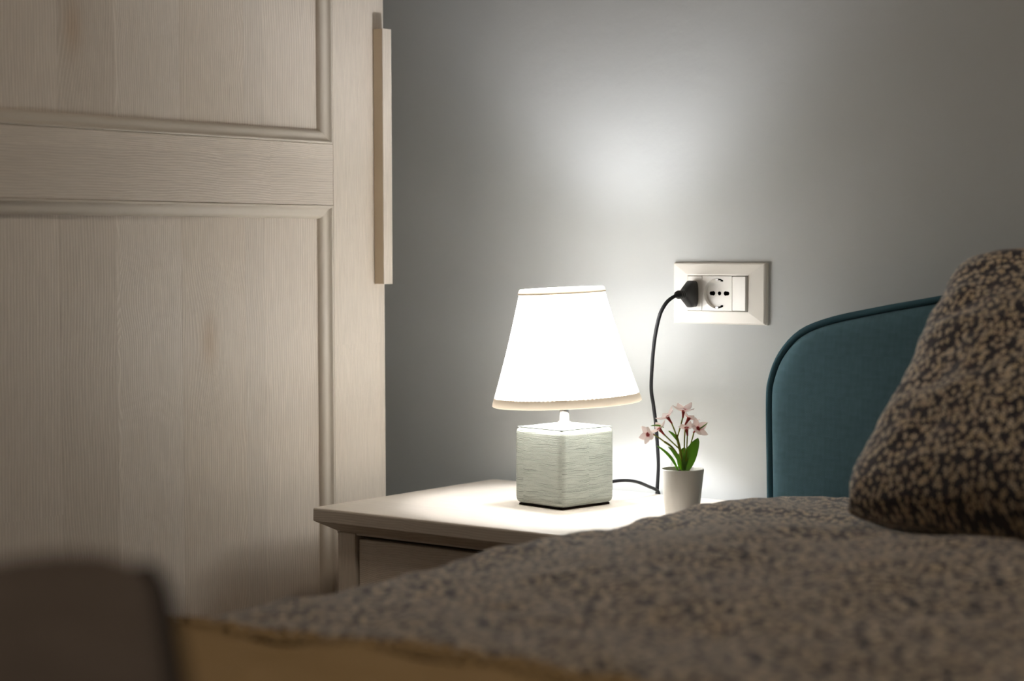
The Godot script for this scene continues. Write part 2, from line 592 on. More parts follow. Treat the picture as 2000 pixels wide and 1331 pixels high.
func wardrobe(M: Dictionary) -> void:
	var F := -0.23
	var w := thing("wardrobe", "tall whitewashed pine wardrobe with panelled door beside the nightstand", "wardrobe", Vector3(F, 0, 0.6))
	var o := Vector3(F, 0, 0.6)
	var lo := func(v: Vector3): return v - o
	# carcass: side panel near the bed wall, far side, top, plinth, back
	box_put("side_panel", lo.call(Vector3(F - 0.58, 0.0, 0.171)), lo.call(Vector3(F - 0.026, 2.3, 0.191)), 0.001, M.wood, w)
	box_put("side_panel", lo.call(Vector3(F - 0.58, 0.0, 1.005)), lo.call(Vector3(F - 0.026, 2.3, 1.025)), 0.001, M.wood, w)
	box_put("top_panel", lo.call(Vector3(F - 0.6, 2.3, 0.165)), lo.call(Vector3(F + 0.012, 2.33, 1.03)), 0.004, M.wood, w, 2)
	box_put("plinth", lo.call(Vector3(F - 0.56, 0.0, 0.191)), lo.call(Vector3(F - 0.04, 0.07, 1.005)), 0.001, M.wood, w, 2)
	box_put("back_panel", lo.call(Vector3(F - 0.59, 0.0, 0.171)), lo.call(Vector3(F - 0.58, 2.3, 1.025)), 0.001, M.wood, w)
	# door
	var d := Node3D.new()
	d.name = "door"
	w.add_child(d, true)
	var z0 := 0.1686
	var z1 := 0.2720
	var z2 := 0.930
	var z3 := 1.030
	var yA := 0.10
	var yB := 2.26
	box_put("stile", lo.call(Vector3(F - 0.022, yA, z0)), lo.call(Vector3(F, yB, z1 - 0.0003)), 0.0012, M.wood, d, 1, Vector2(0.02, 0.1))
	box_put("stile", lo.call(Vector3(F - 0.022, yA, z2 + 0.0003)), lo.call(Vector3(F, yB, z3)), 0.0012, M.wood, d, 1, Vector2(0.11, 0.4))
	var rails := [Vector2(yA, 0.20), Vector2(0.8885, 0.970), Vector2(2.14, yB)]
	for k in 3:
		box_put("rail", lo.call(Vector3(F - 0.022, rails[k].x, z1)), lo.call(Vector3(F, rails[k].y, z2)), 0.0008, M.wood, d, 2, Vector2(0.05 * k, 0.21 * k))
	for p in [Vector2(0.20, 0.8885), Vector2(0.970, 2.14)]:
		var za := z1
		var zb := z2
		var ya: float = p.x
		var yb: float = p.y
		var c := [Vector2(za, ya), Vector2(za, yb), Vector2(zb, yb), Vector2(zb, ya)]
		var inn := [Vector2(1, 1), Vector2(1, -1), Vector2(-1, -1), Vector2(-1, 1)]
		for s in 4:
			var st := molding_side(F, c[s], c[(s + 1) % 4], inn[s], inn[(s + 1) % 4])
			var mo := put("molding", st, M.molding, d)
			mo.position = -o
		# glued-up staves
		var cuts := [za + 0.0175, 0.4248, 0.5341, 0.6391, 0.7236, 0.83, zb - 0.0175]
		for s in cuts.size() - 1:
			var off := Vector2(0.1 * ((s * 3 + 1) % 4) - cuts[s] + 0.0, 0.17 * s + (0.5 if ya > 0.5 else 0.0))
			box_put("stave", lo.call(Vector3(F - 0.020, ya + 0.006, cuts[s])), lo.call(Vector3(F - 0.0125, yb - 0.006, cuts[s + 1])), 0.0002, M.panel[s % 4], d, 1, off)
	# handle: a fibreboard strip standing off the door, its front veneered
	var h := box_put("handle", lo.call(Vector3(F + 0.0005, 0.7815, 0.1728)), lo.call(Vector3(F + 0.0165, 1.1305, 0.1905)), 0.0006, M.fibreboard, w)
	h.rotation.x = 0.0
	box_put("veneer_strip", lo.call(Vector3(F + 0.0163, 0.7812, 0.1725)), lo.call(Vector3(F + 0.0180, 1.1308, 0.1908)), 0.0006, M.wood, h)

func nightstand(M: Dictionary) -> void:
	var L := -0.1565
	var R := 0.305
	var Zf := 0.397
	var Zb := 0.020
	var o := Vector3((L + R) / 2, 0, (Zf + Zb) / 2)
	var t := thing("nightstand", "whitewashed wooden nightstand with sloped-edge top between wardrobe and bed", "nightstand", o)
	# top: loft of rounded rectangles
	var st := new_st()
	var prof := [Vector2(0.006, 0.5), Vector2(0.0018, 0.4998), Vector2(0.0004, 0.4990), Vector2(0.0, 0.4975), Vector2(0.0, 0.4835), Vector2(0.0008, 0.4825), Vector2(0.0205, 0.4705), Vector2(0.0215, 0.4690), Vector2(0.0215, 0.4670)]
	var outline := func(inset: float) -> Array:
		var pts := []
		var cr := 0.007
		var xs := [R - cr, L + cr, L + cr, R - cr]
		var zs := [Zf - cr, Zf - cr, Zb + cr, Zb + cr]
		var start := [0.0, PI / 2, PI, 3 * PI / 2]
		for c in 4:
			for k in 6:
				var a: float = start[c] + PI / 2 * k / 5.0
				pts.append(Vector2(xs[c] + cos(a) * cr - signf(xs[c] - o.x) * inset, zs[c] + sin(a) * cr - signf(zs[c] - o.z) * inset))
		return pts
	var rings := []
	for q in prof:
		rings.append(outline.call(q.x))
	var n := 24
	for seg in prof.size() - 1:
		var g := 1 if seg < 3 else seg + 1
		grid(st, n, 1, func(i: int, j: int):
			var q: Vector2 = rings[seg + j][i % n]
			return Vector3(q.x, prof[seg + j].y, q.y) - o
		, func(i: int, j: int):
			var q: Vector2 = rings[seg + j][i % n]
			return Vector2(q.y - prof[seg + j].y, q.x), true, g)
	# top face and underside
	for face in [0, prof.size() - 1]:
		st.set_smooth_group(40 if face == 0 else 20)
		for i in n:
			var a: Vector2 = rings[face][i]
			var b: Vector2 = rings[face][(i + 1) % n]
			var cc := Vector2(o.x, o.z)
			for q in ([cc, a, b] if face == 0 else [cc, b, a]):
				st.set_uv(Vector2(q.y, q.x))
				st.add_vertex(Vector3(q.x, prof[face].y, q.y) - o)
	put("table_top", st, M.wood_top, t)
	var lo := func(v: Vector3): return v - o
	var bl := -0.128
	var bR := 0.2765
	var zf := 0.378
	var zb := 0.040
	for x in [bl, bR - 0.030]:
		for z in [zb, zf - 0.030]:
			box_put("corner_post", lo.call(Vector3(x, 0.0, z)), lo.call(Vector3(x + 0.030, 0.469, z + 0.030)), 0.0015, M.wood, t)
	box_put("side_panel", lo.call(Vector3(bl + 0.006, 0.08, zb + 0.03)), lo.call(Vector3(bl + 0.02, 0.469, zf - 0.03)), 0.001, M.wood, t)
	box_put("side_panel", lo.call(Vector3(bR - 0.02, 0.08, zb + 0.03)), lo.call(Vector3(bR - 0.006, 0.469, zf - 0.03)), 0.001, M.wood, t)
	box_put("back_panel", lo.call(Vector3(bl + 0.03, 0.08, zb + 0.004)), lo.call(Vector3(bR - 0.03, 0.469, zb + 0.012)), 0.001, M.wood, t)
	box_put("bottom_panel", lo.call(Vector3(bl + 0.02, 0.08, zb + 0.012)), lo.call(Vector3(bR - 0.02, 0.095, zf - 0.02)), 0.001, M.wood, t, 0)
	for k in 2:
		var y0: float = [0.288, 0.105][k]
		var y1: float = [0.462, 0.282][k]
		var dr := box_put("drawer", lo.call(Vector3(bl + 0.0325, y0, zf - 0.024)), lo.call(Vector3(bR - 0.0325, y1, zf - 0.004)), 0.0015, M.wood, t, 0, Vector2(0.03 + 0.09 * k, 0.3 * k))
		var kn := new_st()
		lathe(kn, [Vector2(0.0, 0.026), Vector2(0.010, 0.025), Vector2(0.0155, 0.020), Vector2(0.015, 0.015), Vector2(0.007, 0.010), Vector2(0.0065, 0.0)], 20)
		var ko := put("knob", kn, M.wood, dr)
		ko.position = lo.call(Vector3((bl + bR) / 2, (y0 + y1) / 2, zf - 0.004))
		ko.rotation.x = PI / 2

func headboard_outline() -> Array:
	# front outline (x, y), from the left foot up over the arched top to the right foot
	var half := [Vector3(0.334, 0.22, 0), Vector3(0.334, 0.40, 0), Vector3(0.333, 0.526, 0), Vector3(0.331, 0.635, 0), Vector3(0.3345, 0.668, 0), Vector3(0.349, 0.700, 0), Vector3(0.377, 0.7275, 0), Vector3(0.418, 0.7435, 0), Vector3(0.473, 0.7555, 0), Vector3(0.541, 0.768, 0), Vector3(0.70, 0.795, 0), Vector3(0.90, 0.817, 0), Vector3(1.14, 0.825, 0)]
	var pts := curve(half, 0.012)
	var out := []
	for q in pts:
		out.append(Vector2(q.x, q.y))
	var n := out.size()
	for k in range(n - 2, -1, -1):
		out.append(Vector2(2.28 - out[k].x, out[k].y))
	return out

func bed(M: Dictionary) -> void:
	var o := Vector3(1.14, 0, 1.1)
	var t := thing("bed", "double bed with arched teal upholstered headboard and piped edge", "bed", o)
	var line := headboard_outline()
	var n := line.size()
	var nrm := []
	for k in n:
		var a: Vector2 = line[maxi(k - 1, 0)]
		var b: Vector2 = line[mini(k + 1, n - 1)]
		var d := (b - a).normalized()
		nrm.append(Vector2(d.y, -d.x))       # inwards
	var Zf := 0.088
	# side wall + front face with a soft rolled border
	var st := new_st()
	var prof := [Vector3(0.002, 0, 0.012), Vector3(0.0, 0, 0.016), Vector3(0.0, 0, Zf - 0.004), Vector3(0.004, 0, Zf - 0.004), Vector3(0.0065, 0, Zf - 0.002), Vector3(0.009, 0, Zf + 0.003), Vector3(0.014, 0, Zf + 0.0070), Vector3(0.022, 0, Zf + 0.0098), Vector3(0.032, 0, Zf + 0.011)]
	grid(st, n - 1, prof.size() - 1, func(i: int, j: int):
		var q: Vector2 = line[i] + nrm[i] * prof[j].x
		return Vector3(q.x, q.y, prof[j].z) - o
	, func(i: int, j: int):
		var q: Vector2 = line[i] + nrm[i] * prof[j].x
		return Vector2(q.x + (prof[j].z if j < 3 else 0.0), q.y), true)
	var inner := PackedVector2Array()
	for i in n:
		inner.append(line[i] + nrm[i] * 0.032)
	var tris := Geometry2D.triangulate_polygon(inner)
	st.set_smooth_group(0)
	for k in range(0, tris.size(), 3):
		var pa := inner[tris[k]]
		var pb := inner[tris[k + 1]]
		var pc := inner[tris[k + 2]]
		var ccw := (pb - pa).cross(pc - pa) > 0
		for q in ([pa, pc, pb] if ccw else [pa, pb, pc]):
			st.set_uv(q)
			st.add_vertex(Vector3(q.x, q.y, Zf + 0.011) - o)
	var hb := put("headboard", st, M.teal, t)
	# piping
	var pip := new_st()
	var path := []
	for i in n:
		var q: Vector2 = line[i] + nrm[i] * 0.0022
		path.append(Vector3(q.x, q.y, Zf - 0.001) - o)
	tube(pip, path, 0.0040, 10)
	put("piping", pip, M.piping, hb)
	box_put("headboard_back", Vector3(0.35, 0.10, 0.006) - o, Vector3(1.93, 0.66, 0.0125) - o, 0.001, M.dark_gap, t)
	# frame and legs
	box_put("side_rail", Vector3(0.335, 0.10, 0.09) - o, Vector3(0.375, 0.30, 2.12) - o, 0.012, M.teal, t)
	box_put("side_rail", Vector3(1.905, 0.10, 0.09) - o, Vector3(1.945, 0.30, 2.12) - o, 0.012, M.teal, t)
	box_put("foot_rail", Vector3(0.375, 0.10, 2.08) - o, Vector3(1.905, 0.30, 2.12) - o, 0.012, M.teal, t)
	box_put("slat_base", Vector3(0.375, 0.20, 0.105) - o, Vector3(1.905, 0.235, 2.08) - o, 0.002, M.wood, t)
	for x in [0.36, 1.88]:
		for z in [0.12, 2.05]:
			box_put("leg", Vector3(x, 0, z) - o, Vector3(x + 0.04, 0.10, z + 0.04) - o, 0.004, M.dark_gap, t)
	box_put("mattress", Vector3(0.385, 0.236, 0.105) - o, Vector3(1.895, 0.49, 2.07) - o, 0.03, M.sheet, t)

func linen(M: Dictionary) -> void:
	# duvet
	var n := 156
	var nz := 190
	var za := 0.115
	var zb := 2.135
	var duvet := new_st()
	var zs := func(j: int) -> float: return lerpf(za, zb, float(j) / nz)
	grid(duvet, n, nz, func(i: int, j: int): return cover_point(i, n, zs.call(j), 0.0, 0.315)
	, func(i: int, j: int):
		var q := cover_point(i, n, zs.call(j), 0.0, 0.315)
		return Vector2(q.x + (0.0 if q.y > 0.5 else (q.y - 0.5)), q.z), true)
	# hems at the head and the foot, turned down
	grid(duvet, n, 4, func(i: int, j: int):
		var q := cover_point(i, n, za, 0.0, 0.315)
		return Vector3(q.x, q.y - 0.012 * j, q.z + 0.004 * j * (1 if j < 3 else 0))
	, func(i: int, j: int): return Vector2(i * 0.012, j * 0.012))
	grid(duvet, n, 4, func(i: int, j: int):
		var q := cover_point(i, n, zb, 0.0, 0.315)
		return Vector3(q.x, lerpf(q.y, minf(q.y, 0.315), j / 4.0), q.z + 0.004 * sin(j))
	, func(i: int, j: int): return Vector2(i * 0.012, 2.1 + j * 0.06), true)
	tag(put("duvet", duvet, M.floral), "duvet with small tan flowers on a dark ground spread over the bed", "duvet")
	# pillow leaning on the headboard
	var W := Vector3(0.985, 0.0, 0.17).normalized()
	var U := Vector3(0.0, 0.765, -0.645).normalized()
	var N := W.cross(U).normalized()
	U = N.cross(W).normalized()
	var B := Basis(W, U, N)
	var at := Vector3(0.600, 0.551, 0.446) + W * 0.35 + U * 0.180
	var ps := new_st()
	stuffed(ps, 0.35, 0.180, 0.085, B, at, 44, 77, 0.5, 0.09)
	var pillow := put("pillow", ps, M.floral)
	tag(pillow, "plump pillow in the same floral print propped against the teal headboard", "pillow")
	var sm := new_st()
	tube(sm, seam_path(0.35, 0.180, B, at, 40, 77, 0.09), 0.0022, 6)
	put("seam", sm, M.floral, pillow)
	# knitted throw across the foot of the bed, with a crocheted openwork border
	var th := thing("throw_blanket", "mustard knitted throw with openwork border across the foot of the bed", "blanket", Vector3(1.14, 0.55, 1.5))
	var o := th.position
	var body := new_st()
	var off := func(x: float, z: float) -> float: return 0.0075 + 0.003 * wrinkle.get_noise_2d(x * 3.0, z * 3.0) + 0.010 * smoothstep(1.19, 1.4, z) * (0.5 + 0.5 * wrinkle.get_noise_2d(x * 0.8 + 9.0, z))
	for face in 2:
		grid(body, n, 60, func(i: int, j: int):
			var z := 1.190 + 0.62 * j / 60.0
			var q := cover_point(i, n, z, 0.004, 0.36)
			return q + Vector3(0, off.call(q.x, z) - 0.004 - face * 0.0025, 0) - o
		, func(i: int, j: int): return Vector2(i * 0.0105, j * 0.0103), face == 0)
	put("knitted_field", body, M.mustard, th)
	# border: knitted strip with two rows of eyelets left open, scalloped hem
	var lace := new_st()
	var cell := 0.0025
	var across := 612
	var deep := 17
	for face in 2:
		for i in across:
			for j in deep:
				var row := j / 5
				var hole: bool = row < 3 and (j % 5) in [2, 3] and ((i + row * 2) % 4) in [1, 2]
				if hole:
					continue
				var quad := []
				for c in [Vector2i(0, 0), Vector2i(1, 0), Vector2i(1, 1), Vector2i(0, 1)]:
					var x: float = 0.372 + cell * (i + c.x)
					var z: float = 1.1500 + cell * (j + c.y) - (0.0016 * absf(sin((i + c.x) * PI / 4.0)) if j + c.y == 0 else 0.0)
					var hump: float = 0.0012 * absf(sin((i + c.x) * PI / 4.0)) + 0.0014 * absf(sin((j + c.y) * PI / 5.0))
					quad.append(border_point(x, z) + Vector3(0, hump - face * 0.003, 0) - o)
				for k in ([0, 1, 2, 0, 2, 3] if face == 0 else [0, 2, 1, 0, 3, 2]):
					lace.set_uv(Vector2(quad[k].x, quad[k].z))
					lace.add_vertex(quad[k])
	put("openwork_border", lace, M.mustard, th)
	# dark cushion at the near left, on the throw
	var A := Vector3(0.60, 0.15, -0.80).normalized()
	var K := Vector3(0.78, -0.20, 0.59).normalized()
	var CN := K.cross(A).normalized()
	K = A.cross(CN).normalized()
	var CB := Basis(A, -K, CN)
	var corner := Vector3(0.931, 0.699, 1.6325)
	var ct := corner - A * 0.19 + K * 0.19
	var cs := new_st()
	stuffed(cs, 0.20, 0.20, 0.05, CB, ct, 36, 91, 0.0, 0.05)
	var cushion := put("cushion", cs, M.charcoal)
	tag(cushion, "dark brown-grey cushion lying on the mustard throw, out of focus", "cushion")
	var ws := new_st()
	tube(ws, seam_path(0.20, 0.20, CB, ct, 32, 91, 0.05), 0.0042, 8)
	put("welt", ws, M.welt, cushion)

func border_point(x: float, z: float) -> Vector3:
	var R := 0.06
	var e := x - BED_L
	var y := bed_top(maxf(x, BED_L + R), z)
	if e < R:
		var q := clampf((R - e) / R, 0, 1)
		y -= R * (1.0 - sqrt(1.0 - q * q))
	return Vector3(x, y + 0.0065, z)

func table_lamp(M: Dictionary) -> void:
	var at := Vector3(0.0855, 0.5, 0.1795)
	var t := thing("table_lamp", "small lit table lamp with pleated white shade on grey cube base", "lamp", at)
	# base: rounded cube with a domed top
	var st := new_st()
	var hx := 0.0442
	var hz := 0.0484
	var H := 0.1015
	rbox(st, Vector3(-hx, 0.0022, -hz), Vector3(hx, H, hz), 0.0085, 1)
	var base := put("base", st, M.glaze, t, false)
	# domed cap
	var dm := new_st()
	grid(dm, 14, 14, func(i: int, j: int):
		var u := i / 7.0 - 1.0
		var v := j / 7.0 - 1.0
		return Vector3(u * (hx - 0.0035), H - 0.0012 + 0.0042 * (1 - u * u) * (1 - v * v) + 0.0008, v * (hz - 0.0035))
	, func(i: int, j: int): return Vector2(i * 0.006, j * 0.0065), true)
	put("domed_top", dm, M.glaze, base)
	var pad := box_put("felt_pad", Vector3(-hx + 0.005, 0.0, -hz + 0.005), Vector3(hx - 0.005, 0.0024, hz - 0.005), 0.0005, M.felt, t)
	base.rotation.y = -0.16
	pad.rotation.y = -0.16
	# stem and socket
	var sm := new_st()
	lathe(sm, [Vector2(0.0, H), Vector2(0.0085, H), Vector2(0.0085, H + 0.006), Vector2(0.0062, H + 0.0065), Vector2(0.0062, H + 0.034), Vector2(0.0145, H + 0.035), Vector2(0.0145, H + 0.066), Vector2(0.011, H + 0.068), Vector2(0, H + 0.068)], 28)
	put("stem", sm, M.chrome, t)
	# the bulb: small frosted globe, with its light
	var by := 0.214
	var bb := new_st()
	lathe(bb, [Vector2(0.0145, -0.0235), Vector2(0.0165, -0.018), Vector2(0.0178, -0.008), Vector2(0.018, 0.0), Vector2(0.017, 0.014), Vector2(0.0140, 0.024), Vector2(0.008, 0.0325), Vector2(0, 0.036)], 28)
	var bulb := put("bulb", bb, M.bulb, t)
	bulb.position.y = by
	var bc := new_st()
	lathe(bc, [Vector2(0, -0.046), Vector2(0.012, -0.0455), Vector2(0.0125, -0.036), Vector2(0.0148, -0.026), Vector2(0.0152, -0.0235), Vector2(0.0, -0.0235)], 28)
	var collar := put("bulb_collar", bc, M.pot, t)
	collar.position.y = by
	for k in 3:
		var li := OmniLight3D.new()
		li.name = "bulb_light"
		li.light_color = Color(0.99, 0.992, 1.0)
		li.light_energy = 0.044
		li.light_size = 0.015
		li.omni_range = 9.0
		li.omni_attenuation = 2.0
		li.shadow_enabled = true
		t.add_child(li, true)
		li.position.y = by + [-0.004, 0.009, 0.021][k]
	# shade: pleated cone, slightly askew
	var sh := Node3D.new()
	sh.name = "shade"
	t.add_child(sh, true)
	sh.position = Vector3(0, 0.205, 0)
	sh.basis = Basis(Vector3(0.61, 0.05, 0.79).normalized(), 0.045)
	var y0 := -0.0735
	var y1 := 0.0735
	var rb := 0.0945
	var rt := 0.0530
	var pleats := 104
	var sg := pleats * 4
	rng.seed = 4
	var depth := []
	for k in pleats:
		depth.append(rng.randf_range(0.0006, 0.0016))
	var cone := new_st()
	grid(cone, sg, 12, func(i: int, j: int):
		var a := TAU * (i % sg) / sg
		var v := j / 12.0
		var r := lerpf(rb - 0.0022, rt + 0.0015, v) - 0.0015 * sin(PI * v)
		var tri: float = [0.0, 1.0, 0.85, -0.4][i % 4]
		r += depth[(i / 4) % pleats] * tri * lerpf(1.0, 0.55, v)
		return Vector3(cos(a) * r, lerpf(y0 + 0.0096, y1 - 0.0056, v), sin(a) * r)
	, func(i: int, j: int): return Vector2(i, j), true)
	put("pleated_fabric", cone, M.shade, sh)
	for band in [[y0, 0.0095, rb], [y1 - 0.0055, 0.0055, rt + 0.0016]]:
		var s := new_st()
		var dr: float = (rt - rb) / (y1 - y0) * band[1]
		var p := [Vector2(band[2] - 0.0006, band[0] - 0.0004), Vector2(band[2] + 0.0006, band[0] - 0.0012), Vector2(band[2] + 0.0019, band[0] - 0.0002), Vector2(band[2] + 0.0021 + dr * 0.5, band[0] + band[1] * 0.5), Vector2(band[2] + 0.0016 + dr, band[0] + band[1]), Vector2(band[2] + 0.0006 + dr, band[0] + band[1] + 0.0006)]
		lathe(s, p, 96)
		put("trim_band", s, M.trim, sh)
	# spider: ring and three wires that carry the shade on the socket
	for k in 3:
		var wire := new_st()
		var d := Vector3(cos(TAU * k / 3 + 0.4), 0, sin(TAU * k / 3 + 0.4))
		tube(wire, [d * 0.015 + Vector3(0, -0.045, 0), d * 0.05 + Vector3(0, -0.05, 0), d * 0.0925 + Vector3(0, -0.068, 0)], 0.0011, 6)
		put("shade_wire", wire, M.chrome, sh)
	# cord: from the back of the base over the top's edge, then up the wall to the plug
	var cord := new_st()
	var c1 := curve([Vector3(0.108, 0.523, 0.130), Vector3(0.1196, 0.5258, 0.112), Vector3(0.1238, 0.5248, 0.092), Vector3(0.1252, 0.5207, 0.070), Vector3(0.1255, 0.5129, 0.046), Vector3(0.1261, 0.5035, 0.022), Vector3(0.119, 0.49, 0.0105), Vector3(0.117, 0.46, 0.0075), Vector3(0.113, 0.40, 0.0095)], 0.004)
	tube(cord, c1.map(func(q): return q - at), 0.0022, 8)
	var c2 := curve([Vector3(0.1815, 0.7686, 0.060), Vector3(0.1785, 0.7650, 0.070), Vector3(0.1735, 0.7570, 0.0775), Vector3(0.1661, 0.7413, 0.080), Vector3(0.1551, 0.7128, 0.074), Vector3(0.1432, 0.6783, 0.062), Vector3(0.1337, 0.6434, 0.050), Vector3(0.1317, 0.6223, 0.042), Vector3(0.1306, 0.5944, 0.034), Vector3(0.1278, 0.5661, 0.026), Vector3(0.1242, 0.5376, 0.018), Vector3(0.1187, 0.5089, 0.012), Vector3(0.1150, 0.49, 0.0075), Vector3(0.113, 0.45, 0.0065), Vector3(0.113, 0.39, 0.0095)], 0.005)
	tube(cord, c2.map(func(q): return q - at), 0.0025, 10)
	put("cord", cord, M.rubber, t)
	# plug: flat black two-pole plug, pushed into the left module of the outlet
	var pg := new_st()
	var pc := Vector3(0.1765, 0.7690, 0.0)
	# (depth from wall, half height, half width)
	var sec := [[0.0128, 0.0, 0.0], [0.0128, 0.0150, 0.0062], [0.0140, 0.0175, 0.0075], [0.0235, 0.0178, 0.0078], [0.0265, 0.0160, 0.0075], [0.0400, 0.0082, 0.0062], [0.0425, 0.0052, 0.0050], [0.0620, 0.0042, 0.0042], [0.0630, 0.0, 0.0]]
	grid(pg, sec.size() - 1, 24, func(i: int, j: int):
		var a := TAU * (j % 24) / 24.0
		var e := 0.55 if i < 6 else 0.9
		var cx := signf(cos(a)) * pow(absf(cos(a)), e)
		var cy := signf(sin(a)) * pow(absf(sin(a)), e)
		return pc + Vector3(cx * sec[i][2] + maxf(sec[i][0] - 0.02, 0.0) * 0.11, cy * sec[i][1], sec[i][0]) - at
	, func(i: int, j: int): return Vector2(i, j), true)
	var plug := put("plug", pg, M.plug, t)
	for k in 3:
		var rg := new_st()
		lathe(rg, [Vector2(0.0035, -0.0012), Vector2(0.0056, -0.0010), Vector2(0.0056, 0.0010), Vector2(0.0035, 0.0012)], 18)
		var ro := put("strain_relief_ring", rg, M.plug, plug)
		ro.position = pc + Vector3(0.0029 + k * 0.0006, 0, 0.0455 + 0.0055 * k) - at
		ro.rotation.x = PI / 2

func outlet(M: Dictionary) -> void:
	var c := Vector3(0.2108, 0.770, 0.0)
	var t := thing("wall_outlet", "cream wall plate with power socket and rocker switch above the nightstand", "outlet", c)
	# frame: loft of rectangles
	var st := new_st()
	var prof := [[0.0715, 0.0405, 0.0], [0.0715, 0.0405, 0.0035], [0.0697, 0.0397, 0.0040], [0.0700, 0.0400, 0.0048], [0.0694, 0.0394, 0.0068], [0.0682, 0.0382, 0.0076], [0.0475, 0.0250, 0.0098], [0.0462, 0.0237, 0.0096], [0.0456, 0.0231, 0.0085], [0.0456, 0.0231, 0.0]]
	for s in prof.size() - 1:
		for e in 4:
			var sx := [[-1, 1], [1, 1], [1, -1], [-1, -1]]
			var sy := [[-1, -1], [-1, 1], [1, 1], [1, -1]]
			st.set_smooth_group(1 + s * 4 + e)
			grid(st, 1, 1, func(i: int, j: int):
				var q: Array = prof[s + j]
				return Vector3(sx[e][i] * q[0], sy[e][i] * q[1], q[2])
			, func(i: int, j: int): return Vector2(i, j), false, 1 + s * 4 + e)
	put("frame_plate", st, M.plate, t)
	# left module: plain face the plug sits in
	box_put("socket_module", Vector3(-0.0453, -0.0228, 0.0), Vector3(-0.0232, 0.0228, 0.0108), 0.0008, M.module, t)
	# two-module grounded socket: block with a round well and pin holes
	var csg := CSGCombiner3D.new()
	csg.name = "grounded_socket"
	t.add_child(csg, true)
	var blk := CSGBox3D.new()
	blk.size = Vector3(0.0452, 0.0456, 0.024)
	blk.position = Vector3(0.0, 0, -0.0012)
	blk.material = M.module
	csg.add_child(blk, true)
	var well := CSGCylinder3D.new()
	well.radius = 0.0198
	well.height = 0.014
	well.sides = 64
	well.rotation.x = PI / 2
	well.position = Vector3(0, 0, 0.0115)
	well.operation = CSGShape3D.OPERATION_SUBTRACTION
	well.material = M.module
	csg.add_child(well, true)
	for h in [[-0.0095, 0.0030], [-0.0125, 0.0026], [0.0, 0.0026], [0.0095, 0.0030], [0.0125, 0.0026]]:
		var cy := CSGCylinder3D.new()
		cy.radius = h[1]
		cy.height = 0.02
		cy.sides = 24
		cy.rotation.x = PI / 2
		cy.position = Vector3(h[0], 0, 0.0102)
		cy.operation = CSGShape3D.OPERATION_SUBTRACTION
		cy.material = M.hole
		csg.add_child(cy, true)
	for s in [-1, 1]:
		box_put("earth_contact", Vector3(-0.0022, s * 0.0185 - 0.0014, 0.0040), Vector3(0.0022, s * 0.0185 + 0.0014, 0.0112), 0.0006, M.chrome, t)
		box_put("contact_slot", Vector3(0.0022, s * 0.0172 - 0.0016, 0.0040), Vector3(0.0055, s * 0.0172 + 0.0016, 0.0056), 0.0004, M.hole, t)
	# rocker switch, tipped so its right edge stands out
	var sw := box_put("rocker_switch", Vector3(-0.0107, -0.0224, -0.008), Vector3(0.0107, 0.0224, 0.0), 0.0008, M.module, t)
	sw.position = Vector3(0.0341, 0, 0.0125)
	sw.rotation.y = -0.10
	box_put("switch_housing", Vector3(0.0232, -0.0226, 0.0), Vector3(0.0453, 0.0226, 0.0050), 0.0004, M.plate, t)

func petal_shape(st: SurfaceTool, basis: Basis, at: Vector3, long: float, wide: float, curl: float) -> void:
	var n := 6
	var P := []
	var C := []
	for i in n + 1:
		var v := float(i) / n
		var w := wide * sin(PI * (0.10 + 0.86 * v)) * 0.5
		for k in 3:
			var s := k - 1.0
			P.append(at + basis * Vector3(s * w, curl * v * v * long - absf(s) * -0.08 * wide, v * long))
			var m := smoothstep(0.0, 0.30, v)
			C.append(Color(0.75, 0.10, 0.16).lerp(Color(0.95, 0.89, 0.86), m))
	st.set_smooth_group(0)
	for i in n:
		for k in 2:
			var a := i * 3 + k
			for q in [a, a + 3, a + 4, a, a + 4, a + 1]:
				st.set_color(C[q])
				st.set_uv(Vector2.ZERO)
				st.add_vertex(P[q])

func leaf_shape(base: Vector3, tip: Vector3, wide: float, face: Vector3, bow: float, tone: Color) -> SurfaceTool:
	var st := new_st()
	var n := 12
	var dir := (tip - base)
	var side := dir.cross(face).normalized()
	var nor := side.cross(dir).normalized()
	var P := []
	for i in n + 1:
		var v := float(i) / n
		var w := wide * 0.5 * (0.12 + 0.88 * pow(sin(PI * minf(1.0, 0.06 + 0.92 * pow(v, 0.85))), 0.8)) * (1.0 if v < 0.98 else 0.15)
		for k in 5:
			var s := (k - 2) / 2.0
			P.append(base + dir * v + side * s * w + nor * (bow * sin(PI * v) + 0.16 * wide * s * s))
	for i in n:
		for k in 4:
			var a := i * 5 + k
			for q in [a, a + 5, a + 6, a, a + 6, a + 1]:
				st.set_color(tone if (q % 5) != 2 else tone.lightened(0.25))
				st.set_uv(Vector2.ZERO)
				st.add_vertex(P[q])
	return st

